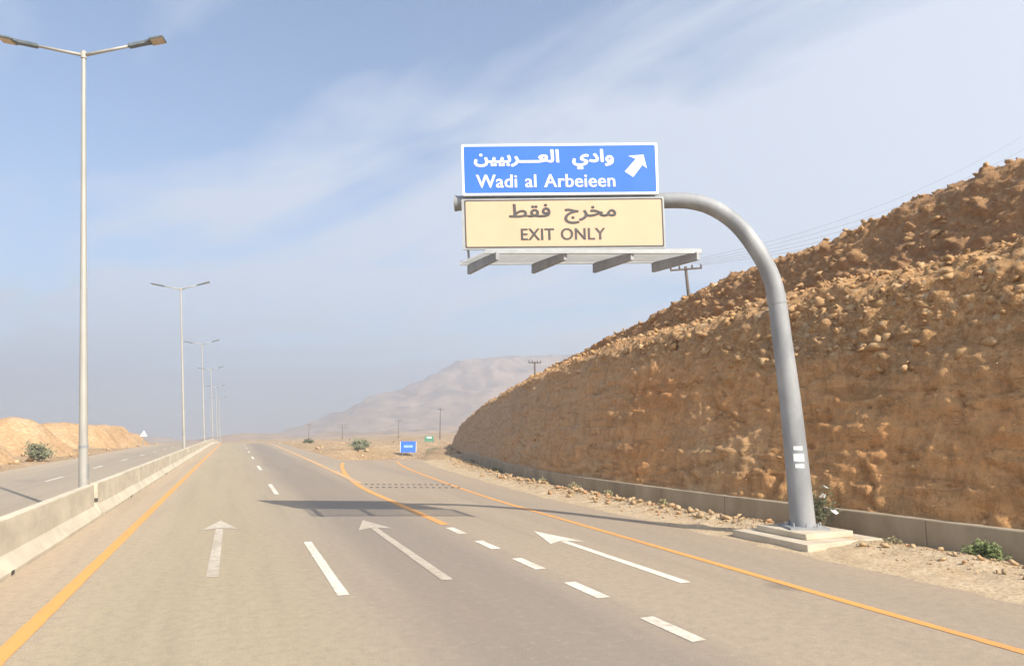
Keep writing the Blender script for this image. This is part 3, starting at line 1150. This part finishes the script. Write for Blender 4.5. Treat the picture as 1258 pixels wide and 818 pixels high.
def rrect(x0, y0, x1, y1, rx, ry, n=5):
    P = []
    for cx, cy, a0 in ((x1 - rx, y0 + ry, -90), (x1 - rx, y1 - ry, 0), (x0 + rx, y1 - ry, 90), (x0 + rx, y0 + ry, 180)):
        for k in range(n + 1):
            a = R(a0 + 90 * k / n)
            P.append((cx + rx * math.cos(a), cy + ry * math.sin(a)))
    return P


def text_mesh(s, spacing=1.0, wordsp=1.0):
    c = bpy.data.curves.new('lettering', 'FONT')
    c.body = s
    c.space_character = spacing
    c.space_word = wordsp
    c.resolution_u = 5
    o = bpy.data.objects.new('lettering', c)
    COL.objects.link(o)
    bpy.context.view_layer.update()
    me_ = bpy.data.meshes.new_from_object(o.evaluated_get(bpy.context.evaluated_depsgraph_get()))
    V = np.array([v.co[:2] for v in me_.vertices])
    F = [tuple(p.vertices) for p in me_.polygons]
    bpy.data.objects.remove(o)
    bpy.data.curves.remove(c)
    bpy.data.meshes.remove(me_)
    return V, F


def lettering(s, fn, x0, y0, x1, y1, m, parent, bold, asp, spacing=1.0, wordsp=1.0):
    """text fitted into a rectangle of the panel; strokes thickened by stacked, shifted copies"""
    V, F = text_mesh(s, spacing, wordsp)
    lo, hi = V.min(0), V.max(0)
    bx_ = bold
    by_ = bold * asp
    # words are the runs of glyphs that a wide gap sets apart
    iv = sorted((min(V[i][0] for i in f), max(V[i][0] for i in f)) for f in F)
    cuts, end = [], iv[0][1]
    for a, c in iv:
        if a - end > .24:
            cuts.append((a + end) / 2)
        end = max(end, c)
    groups = {}
    for f in F:
        groups.setdefault(sum(V[f[0]][0] > c for c in cuts), []).append(f)
    for g in sorted(groups):
        b = MB()
        k = 0
        for ring_, cnt in ((1.0, 8), (.5, 6), (0, 1)):
            for i in range(cnt):
                a = 2 * math.pi * i / cnt
                dx, dy = bx_ * ring_ * math.cos(a), by_ * ring_ * math.sin(a)
                used = sorted({i_ for f in groups[g] for i_ in f})
                idx = {v: n for n, v in enumerate(used)}
                P = []
                for q in V[used]:
                    t = (q - lo) / (hi - lo)
                    P.append(fn(x0 + bx_ + t[0] * (x1 - x0 - 2 * bx_) + dx, y1 - by_ - t[1] * (y1 - y0 - 2 * by_) + dy, .003 + k * .0005))
                b.add(P, [tuple(idx[v] for v in f) for f in groups[g]])
                k += 1
        me_ = bpy.data.meshes.new('word')
        me_.from_pydata(b.v, [], b.f)
        me_.materials.append(m)
        link('word', me_, parent)


AR1 = "\uFEED\uFE8D\uFEA9\uFEF1  \uFE8D\uFEDF\uFECC\u0640\u0640\u0640\uFEAE\uFE91\uFEF4\uFEF4\uFEE6"
AR2 = "\uFEE3\uFEA8\uFEAE\uFE9D  \uFED3\uFED8\uFEC2"

# blue destination panel
fb = panel_fn((7.89, 9.205), (3.07, 9.145), (7.84, 7.872), (3.065, 7.828), .32)
slab = lambda fn: (lambda x, y, d: fn(x, y, d))
bp_ = MB().prism(rrect(0, 0, 1, 1, .008, .03), slab(fb), -.06, 0).build('blue_panel', M['panel_back'], sign)
MB().prism(rrect(.0015, .006, .9985, .994, .008, .03), slab(fb), .0005, .003).build('panel_border', M['white'], bp_)
fb2 = panel_fn((7.89, 9.205), (3.07, 9.145), (7.84, 7.872), (3.065, 7.828), .326)
MB().prism(rrect(.013, .05, .987, .95, .008, .03), slab(fb), .0035, .006).build('panel_face', M['blue'], bp_)
lettering(AR1[::-1], fb2, .064, .12, .778, .515, M['white'], bp_, .0035, 3.8)
lettering("Wadi al Arbeieen", fb2, .072, .60, .782, .855, M['white'], bp_, .0022, 1.6, 1.04, 1.25)
ax, ay = .8865, .452
hx, hy_ = .0565, .215
# thick arrow pointing up to the right
poly = [(.74, -1.0), (1.0, .24), (.62, -.08), (-.24, 1.0), (-.98, .50), (.05, -.62), (-.62, -.90)]
MB().prism([(ax + px * hx, ay + py * hy_) for px, py in poly], slab(fb2), .001, .003).build('arrow', M['white'], bp_)

# cream exit-only panel
cy = dict(c00=(7.815, 7.775), c10=(2.975, 7.75), c01=(7.765, 6.535), c11=(2.966, 6.508), d=.32)
fy = panel_fn(**cy)
yp = MB().prism(rrect(-.010, -.012, 1.004, 1.012, .006, .02), slab(fy), -.06, 0).build('cream_panel', M['panel_back'], sign)
MB().prism(rrect(.003, .012, .997, .988, .008, .03), slab(fy), .0005, .003).build('panel_border', M['ink'], yp)
MB().prism(rrect(.0105, .042, .9895, .958, .006, .022), slab(fy), .0035, .006).build('panel_face', M['cream'], yp)
cy['d'] = .326
fy2 = panel_fn(**cy)
lettering(AR2[::-1], fy2, .228, .10, .766, .52, M['ink'], yp, .0028, 3.8)
lettering("EXIT ONLY", fy2, .285, .60, .708, .838, M['ink'], yp, .0020, 1.6, 1.05, 1.2)
# stiffening channels on the back of both panels
for fn_, (ya, yb) in ((fb, (.03, .97)), (fy, (.03, .97))):
    for x in (.12, .37, .63, .88):
        MB().bar(fn_(x, ya, -.085), fn_(x, yb, -.085), .06, .05, NV).build('stiffener', M['panel_back'], sign)
for u in (3.6, 4.8, 6.0, 7.2):
    MB().tube([sp(u, 7.79, 0), sp(u - .08, 7.79, 0)], .212, 24).build('clamp_band', M['galv'], sign)

# maintenance walkway under the panels: four brackets towards the traffic, grating and rails
FAR = [Vector((5.13, 15.43, 6.28)), Vector((6.56, 14.77, 6.28)), Vector((7.91, 14.14, 6.28)), Vector((9.20, 13.54, 6.28))]
NEAR = [Vector((5.13, 13.45, 6.18)), Vector((6.56, 13.00, 6.21)), Vector((7.91, 12.42, 6.20)), Vector((9.20, 11.80, 6.18))]
for a, c in zip(FAR, NEAR):
    b = MB()
    for dx in (-.035, .0):
        pass
    A, Cc = a - SB, c - SB
    w = .04
    pts = []
    for s in (-w, w):
        pts += [(A.x + s, A.y, A.z), (A.x + s, A.y, A.z + .24), (Cc.x + s, Cc.y, Cc.z + .17), (Cc.x + s, Cc.y, Cc.z)]
    b.add(pts, [(0, 1, 2, 3), (7, 6, 5, 4), (0, 4, 5, 1), (1, 5, 6, 2), (2, 6, 7, 3), (3, 7, 4, 0)])
    b.build('bracket', M['galv'], sign)
    MB().bar(A + Vector((0, -.02, .2)), sp((A).dot(E1), 6.62, .2), .05, .05, NV).build('hanger', M['galv'], sign)


def across(t, zoff):
    """point pair across the four brackets at fraction t from far to near"""
    P = [a + (c - a) * t + Vector((0, 0, .24 - .07 * t + zoff)) - SB for a, c in zip(FAR, NEAR)]
    return P


for k in range(12):
    t = .04 + .92 * k / 11
    P = across(t, .03)
    ext = (P[-1] - P[0]).normalized()
    edge = k in (0, 11)
    MB().bar(P[0] - ext * .25, P[-1] + ext * (.12 if edge else .05), .05 if edge else .035, .10 if edge else .03).build('edge_rail' if edge else 'grating_bar', M['panel_back'], sign)

# two stepped concrete slabs under the pole
foot = tag(empty('concrete_footing', (12.1, 12.15, 0)), 'stepped pale concrete footing of two slabs under the sign pole', 'footing')
MB().box((0, 0, .035), (2.15, 2.3, .27), None, .012).build('footing_slab', M['footing'], foot, 'auto')
MB().box((.0, .02, .2345), (1.36, 1.5, .131), None, .012).build('footing_slab', M['footing'], foot, 'auto')

# ------------------------------------------------------------------ mounds across the road
def mound(name, x0, x1, y0, y1, hfun, seed, res=.35):
    xs, ys = np.arange(x0, x1, res), np.arange(y0, y1, res)
    X, Y = np.meshgrid(xs, ys, indexing='ij')
    e = np.minimum.reduce([(X - x0) / 2.5, (x1 - X) / 2.5, (Y - y0) / 2.5, (y1 - Y) / 2.5])
    h = hfun(X, Y)
    g = 1 - np.abs(fbm(X * .45, Y * .45, 0, 4, seed))
    h = h + np.clip(h, 0, 1.5) * (.22 * fbm(X * .25, Y * .25, 0, 4, seed + 9) - .16 * (g - .8)) + .05 * fbm(X * 1.5, Y * 1.5, 0, 3, seed + 5)
    Z = ground_z(X, Y) - .25 + h * smooth01(e)
    return kind(link(name, grid_mesh(name, X, Y, Z, M['mound'])))


def plate(X, Y, cx_, cy_, rx, ry, h, sharp=2.2):
    r = np.sqrt(((X - cx_) / rx) ** 2 + ((Y - cy_) / ry) ** 2) + .10 * fbm(X * .2, Y * .2, 5, 3, 17)
    return h * smooth01((1 - r) * sharp)


mound('sand_mound', -52, -13.6, 66, 100, lambda X, Y: np.maximum.reduce([plate(X, Y, -21, 84, 7.6, 11, 4.2, 1.0), plate(X, Y, -31, 88, 12, 11, 3.3, 1.0), plate(X, Y, -42, 86, 10, 10, 2.6, 1.2)]), 201)
mound('sand_mound', -36, -13.8, 55, 70, lambda X, Y: np.maximum(plate(X, Y, -20.4, 63, 5.9, 5.5, 2.5, 1.5), plate(X, Y, -28, 63, 6, 5, 2.3, 1.5)), 211)
mound('sand_mound', -36, -12.0, 98, 148, lambda X, Y: np.maximum(plate(X, Y, -22.0, 122, 8.6, 21, 3.5, 2.2), plate(X, Y, -16.5, 126, 5.5, 17, 2.3, 1.2)), 221)

# stones strewn over the plain beyond the ramp and along the far verge
plain = []
for _ in range(2600):
    if random.random() < .75:
        y = random.uniform(64, 190)
        x = random.uniform(8.6, 75) if random.random() < .6 else random.uniform(8.8, 24)
        if float(ramp_l(y)) - 1 < x < float(ramp_r(y)) + 2 and y < 86:
            continue
    else:
        y = random.uniform(30, 150)
        x = -13.2 - abs(random.gauss(0, 3))
    s_ = min(.06 * (1 / max(random.random(), .01)) ** .5, .45)
    plain.append(((x, y, gzz(x, y) + .3 * s_), s_, random.randrange(14)))
rock_mass('scattered_stones', plain, M['rock_tan'])

# ------------------------------------------------------------------ mountain in the haze
MXs = np.array([-400, 40, 66, 180, 230, 300, 411, 469, 529, 655, 766, 1000, 1500, 2200])
MZs = np.array([-30, -14, -9, 22, 46, 66, 104, 130, 143, 149, 152, 160, 160, 140])
mx = np.linspace(-100, 2000, 420)
my = np.linspace(1080, 2000, 200)
X, Y = np.meshgrid(mx, my, indexing='ij')
ridge = np.interp(X * 1500 / np.maximum(Y, 1500), MXs, MZs) + 17
t = np.where(Y < 1500, smooth01((Y - 1090) / 410) ** .85, 1 - .5 * smooth01((Y - 1500) / 500))
ero = 1 - np.abs(fbm(X * .006, Y * .004, 0, 5, 301))
Z = ground_z(X, Y) - 3 + np.clip(ridge, 0, None) * t * (1 + .42 * (ero - .80)) + np.where(ridge > 30, 1, 0) * t * 6 * np.clip(np.sin(ridge * t * .18), -.4, 1) * .6 + 5 * fbm(X * .012, Y * .012, 1, 4, 311) * np.clip(ridge / 60, 0, 1) * t
kind(link('mountain', grid_mesh('mountain', X, Y, Z, M['mountain'])))
# low broken hills on the horizon
for (a, b_, yc, hh, sd) in ((-700, -60, 1250, 11, 401), (-60, 330, 760, 6.5, 411)):
    xs = np.linspace(a, b_, 160)
    ys = np.linspace(yc - 120, yc + 160, 40)
    X, Y = np.meshgrid(xs, ys, indexing='ij')
    e = smooth01(1 - np.abs((Y - yc) / 130)) * smooth01((X - a) / 60) * smooth01((b_ - X) / 60)
    Z = ground_z(X, Y) - 2 + e * hh * (.9 + .8 * fbm(X * .02, Y * .015, 0, 5, sd))
    kind(link('far_hills', grid_mesh('far_hills', X, Y, Z, M['mountain'])))

# ------------------------------------------------------------------ shrubs
def shrub(label, loc, size, n, leaf, name='shrub', seed=1, cat='shrub', lsize=.07, squash=.75):
    r = random.Random(seed)
    root = tag(empty(name, loc), label, cat)
    tw = MB()
    tips = []
    for k in range(16):
        a = r.uniform(0, 6.28)
        e = r.uniform(.25, 1.4)
        L = size * r.uniform(.55, 1.0)
        p1 = Vector((math.cos(a) * math.cos(e), math.sin(a) * math.cos(e), math.sin(e) * squash)) * L
        mid = p1 * .5 + Vector((r.uniform(-.1, .1), r.uniform(-.1, .1), .06)) * size
        tw.tube([(0, 0, -.05), mid, p1], [.014 * size + .004, .009 * size + .003, .003], 4)
        tips += [mid, p1, p1 * .8, (mid + p1) / 2]
    tw.build('stem', M['twig'], root)
    lf = MB()
    for k in range(n):
        c = r.choice(tips) + Vector((r.gauss(0, .16), r.gauss(0, .16), r.gauss(0, .12))) * size
        c.z = max(c.z, .01)
        d = Vector((r.gauss(0, 1), r.gauss(0, 1), r.gauss(0, .8) + .3)).normalized()
        s = d.orthogonal().normalized()
        L = lsize * r.uniform(.6, 1.4)
        lf.add([c - s * L * .3, c + d * L, c + s * L * .3, c - d * L * .6], [(0, 3, 2, 1)])
    me_ = bpy.data.meshes.new('foliage')
    me_.from_pydata(lf.v, [], lf.f)
    me_.materials.append(leaf)
    kind(link('foliage', me_, root), 'stuff')
    return root


shrub('low yellow green shrub on the sand against the wall near the right edge', (13.35, 8.95, .08), .42, 1300, M['leaf_green'], seed=3, lsize=.05, squash=.6)
shrub('dark grey green bush growing behind the footing of the sign pole', (13.25, 12.75, .15), .75, 900, M['leaf_dark'], seed=4, lsize=.055, squash=1.25)
shrub('small dry twiggy weed beside the footing on the sandy verge', (13.0, 10.65, .1), .26, 120, M['leaf_dry'], 'weed', 5, 'weed', .04)
shrub('wide dark bush on the sandy ground between main road and ramp', (16.2, 95, .15), 2.2, 1000, M['leaf_grey'], seed=6, lsize=.26, squash=.36)
shrub('dark shrub at the near end of the rock cutting', (22.2, 78, -.6), 1.3, 700, M['leaf_grey'], seed=7, lsize=.2, squash=.8)
shrub('round grey green shrub at the foot of the mounds beside the lamp', (-14.8, 67, .1), 1.25, 900, M['leaf_grey'], seed=8, lsize=.17, squash=1.1)
shrub('dark shrub at the far left edge before the mound', (-17.6, 58, .3), 1.5, 900, M['leaf_dark'], seed=9, lsize=.17, squash=1.1)
shrub('low scrub on the bank just left of the blue sign', (14.2, 84, .2), .9, 400, M['leaf_grey'], seed=10, lsize=.2, squash=.5)
shrub('small scrub tuft on the plain left of the wide dark bush', (12.4, 128, .2), 1.1, 350, M['leaf_dark'], seed=11, lsize=.22, squash=.5)
gi = 0
for (x, y, s), tl in zip(((12.75, 24.8, .34), (12.9, 22.3, .24), (13.1, 28.5, .3), (14.6, 38.5, .4), (17.5, 51, .5), (12.55, 18.3, .2)),
                         ('largest dry grass tuft halfway along the wall, in the thick of the stones', 'thin dry grass tuft just nearer than the largest one by the wall',
                          'dry grass tuft just beyond the largest one, close to the wall', 'dry grass tuft where the wall begins to curve away',
                          'farthest dry grass tuft near the far end of the wall', 'smallest dry grass tuft, nearest the sign footing, at the wall foot')):
    o = shrub(tl, (x, y, verge_z(x, y)), s, 260, M['leaf_dry'], 'grass_tuft', 40 + gi, 'grass tuft', .06, 1.0)
    o['group'] = 'dry grass tufts along the wall'
    gi += 1
# scraps of litter caught by the bush
for i, (p, s, lb) in enumerate((((12.95, 12.05, .62), .13, 'pale scrap of litter caught low in the bush beside the sign pole'),
                                ((13.45, 12.75, 1.12), .12, 'white scrap of litter on top of the bush behind the sign pole'),
                                ((12.78, 12.2, .98), .09, 'tiny pale scrap of litter against the sign pole')) ):
    b = MB()
    r = random.Random(60 + i)
    n = 7
    V = [(0, 0, .02)] + [(s * math.cos(2 * math.pi * k / n) * r.uniform(.6, 1.1), s * math.sin(2 * math.pi * k / n) * .6, r.uniform(-.04, .05)) for k in range(n)]
    V2 = [(x * .96, y * .96, z - .012) for x, y, z in V]
    o = b.add(V + V2, [(0, k + 1, (k + 1) % n + 1) for k in range(n)] + [(n + 1, n + 2 + (k + 1) % n, n + 2 + k) for k in range(n)]
              + [(k + 1, n + 2 + k, n + 2 + (k + 1) % n, (k + 1) % n + 1) for k in range(n)]).build('litter', M['litter'], None, False, p)
    o.rotation_euler = (.5, .2, i)
    tag(o, lb, 'litter')

# ------------------------------------------------------------------ ribbed studs across the ramp
stud_me = MB().prism([(-.07, 0), (-.05, .02), (.05, .02), (.07, 0)], lambda u, v, d: Vector((u, d, v)), -.06, .06).mesh('road_stud', M['dark'])
for row, (dy, n) in enumerate(((0, 15), (1.7, 15))):
    for k in range(n):
        t_ = k / (n - 1)
        x = 5.7 + 3.5 * t_ + .05 * dy
        y = 30.4 + dy - 1.6 * t_
        o = link('road_stud', stud_me, None, (x, y, .004))
        if row:
            tag(o, 'small dark stud in the farther line across the exit ramp', 'road stud', 'farther line of studs across the ramp')
        else:
            tag(o, 'small dark stud in the nearer line across the exit ramp', 'road stud', 'nearer line of studs across the ramp')

# ------------------------------------------------------------------ small signs in the distance
bs = tag(empty('direction_sign', (21.15, 88, -1.4)), 'small blue rectangular sign far down the exit ramp', 'road sign')
bs.rotation_euler = (0, 0, R(-13))
Pb = MB().box((0, 0, 1.72), (2.1, .06, 1.42)).build('sign_panel', M['blue'], bs)
for a, c in (((-1.02, 0, 1.72), (.06, .01, 1.38)), ((1.02, 0, 1.72), (.06, .01, 1.38))):
    MB().box((a[0], -.038, a[2]), (c[0], c[1], c[2])).build('border_strip', M['white'], Pb)
MB().box((0, -.037, 1.78), (1.15, .01, .30)).build('lettering_bar', simple('faded_lettering', (.25, .42, .75), (.32, .5, .8), 3, .5), Pb)
for x in (-.7, .7):
    MB().tube([(x, .06, -.3), (x, .06, 2.3)], .04, 8).build('post', M['galv'], bs)
gs = tag(empty('green_sign', (33.2, 122, -.6)), 'small green sign on the plain beyond the blue sign', 'road sign')
MB().box((0, 0, 1.5), (1.7, .06, 1.0)).build('sign_panel', M['green'], gs)
MB().box((0, -.036, 1.72), (.9, .01, .28)).build('panel_band', M['white'], gs)
for x in (-.7, .7):
    MB().tube([(x, .06, -.4), (x, .06, 2.0)], .04, 6).build('post', M['galv'], gs)
ws = tag(empty('warning_sign', (-12.6, 116, 0)), 'pale triangular warning sign above the right mound over the road', 'road sign')
tri = [(-.5, 0), (.5, 0), (0, .87)]
MB().prism(tri, lambda u, v, d: Vector((u, d, v + 1.55)), -.015, .015).build('sign_plate', M['white'], ws)
MB().prism([(u * .52, v * .52 + .2) for u, v in tri], lambda u, v, d: Vector((u, d, v + 1.55)), -.024, -.018).build('plate_centre', M['panel_back'], ws)
MB().tube([(0, .05, -.4), (0, .05, 2.2)], .035, 6).build('post', M['galv'], ws)

# ------------------------------------------------------------------ overhead line poles
def power_pole(loc, h, arms, label, yaw=0, lean=0.0, wide=2.4, group=None, scale=1.0):
    root = tag(empty('utility_pole', loc, (0, lean, R(yaw))), label, 'utility pole', group)
    MB().tube([(0, 0, -.5), (0, 0, h)], [.17 * scale, .12 * scale], 8).build('mast', M['wood'], root, True)
    for z in arms:
        MB().box((0, -.1, z), (wide, .12 * scale, .13 * scale)).build('crossarm', M['wood'], root)
        for x in (-.48, -.2, .2, .48):
            MB().tube([(x * wide, -.1, z + .05), (x * wide, -.1, z + .16), (x * wide, -.1, z + .34)], [.04, .09 * scale, .05], 8).build('insulator', M['insul'], root)
    return root





power_pole((34.3, 45, 9.5), 6.4, (6.15,), 'timber power pole with one crossarm showing above the brow of the cutting', -25, -.07, 2.6)
power_pole((40.2, 90, 6.5), 5.9, (5.7,), 'faint T shaped power pole at the middle of the hill brow', -20, 0, 1.8)
power_pole((65, 225, gzz(65, 225)), 10.5, (9.9,), 'rightmost power pole on the plain close to the hill', 0, 0, 2.2, 'power poles on the plain')
power_pole((72, 320, gzz(72, 320)), 9.0, (8.4,), 'power pole on the plain above the blue sign', 0, 0, 3.4, 'power poles on the plain')
power_pole((46, 320, gzz(46, 320)), 7.0, (6.5, 5.6), 'power pole with two crossarms left of the wide dark bush', 0, 0, 4.6, 'power poles on the plain')
power_pole((39, 400, gzz(39, 400)), 9.2, (8.7,), 'leftmost power pole on the plain before the mountain slope', 0, 0, 3.0, 'power poles on the plain')

# wires running from the pole on the brow over the cutting, out of the picture
wl = tag(empty('overhead_line', (34.3, 45, 15.9)), 'five thin overhead wires rising to the right above the cutting', 'power line')
for k in range(5):
    a = Vector((-1.15 + .56 * k, -.1, .2))
    e = Vector((42 + 1.0 * k * .6, -2.0 - 1.2 * k, 17.6 - .9 * k))
    P = []
    for i in range(25):
        t_ = i / 24
        p = a.lerp(e, t_)
        p.z -= 1.6 * 4 * t_ * (1 - t_)
        P.append(p)
    MB().tube(P, .012, 4).build('wire', M['wire'], wl)

# ------------------------------------------------------------------ odds and ends at the crest
o = MB().prism([(-1.3, 0), (-1.15, .65), (1.15, .65), (1.3, 0)], lambda u, v, d: Vector((u, d, v)), -.3, .3).build('concrete_block', M['block_white'], None, False, (-10.3, 168, -1.55))
tag(o, 'low white concrete block beyond the far carriageway at the crest', 'concrete block')
pa = tag(empty('bridge_parapet', (11.5, 176, -1.3)), 'dark low parapet crossing beyond the crest of the road', 'parapet')
MB().box((0, 0, -.2), (9, .5, 1.1)).build('parapet_wall', M['parapet'], pa)
MB().box((0, 0, .40), (9.3, .7, .09)).build('coping', M['wall_concrete'], pa)

# ------------------------------------------------------------------ haze
hz = bpy.data.materials.new('desert_haze')
hz.use_nodes = True
t = hz.node_tree
t.nodes.clear()
pv = N(t, 'ShaderNodeVolumePrincipled')
pv.inputs['Color'].default_value = (.81, .885, .975, 1)
pv.inputs['Density'].default_value = 1 / 1020
pv.inputs['Anisotropy'].default_value = 0.5
out = N(t, 'ShaderNodeOutputMaterial')
t.links.new(pv.outputs[0], out.inputs['Volume'])
zmin = float(min(GZ.min(), -30)) - 1.5
b = MB()
x0, x1, y0, y1, z1 = -2650, 2650, -520, 3650, 262
b.box(((x0 + x1) / 2, (y0 + y1) / 2, (zmin + z1) / 2), (x1 - x0, y1 - y0, z1 - zmin))
haze = kind(b.build('haze', hz), 'stuff')
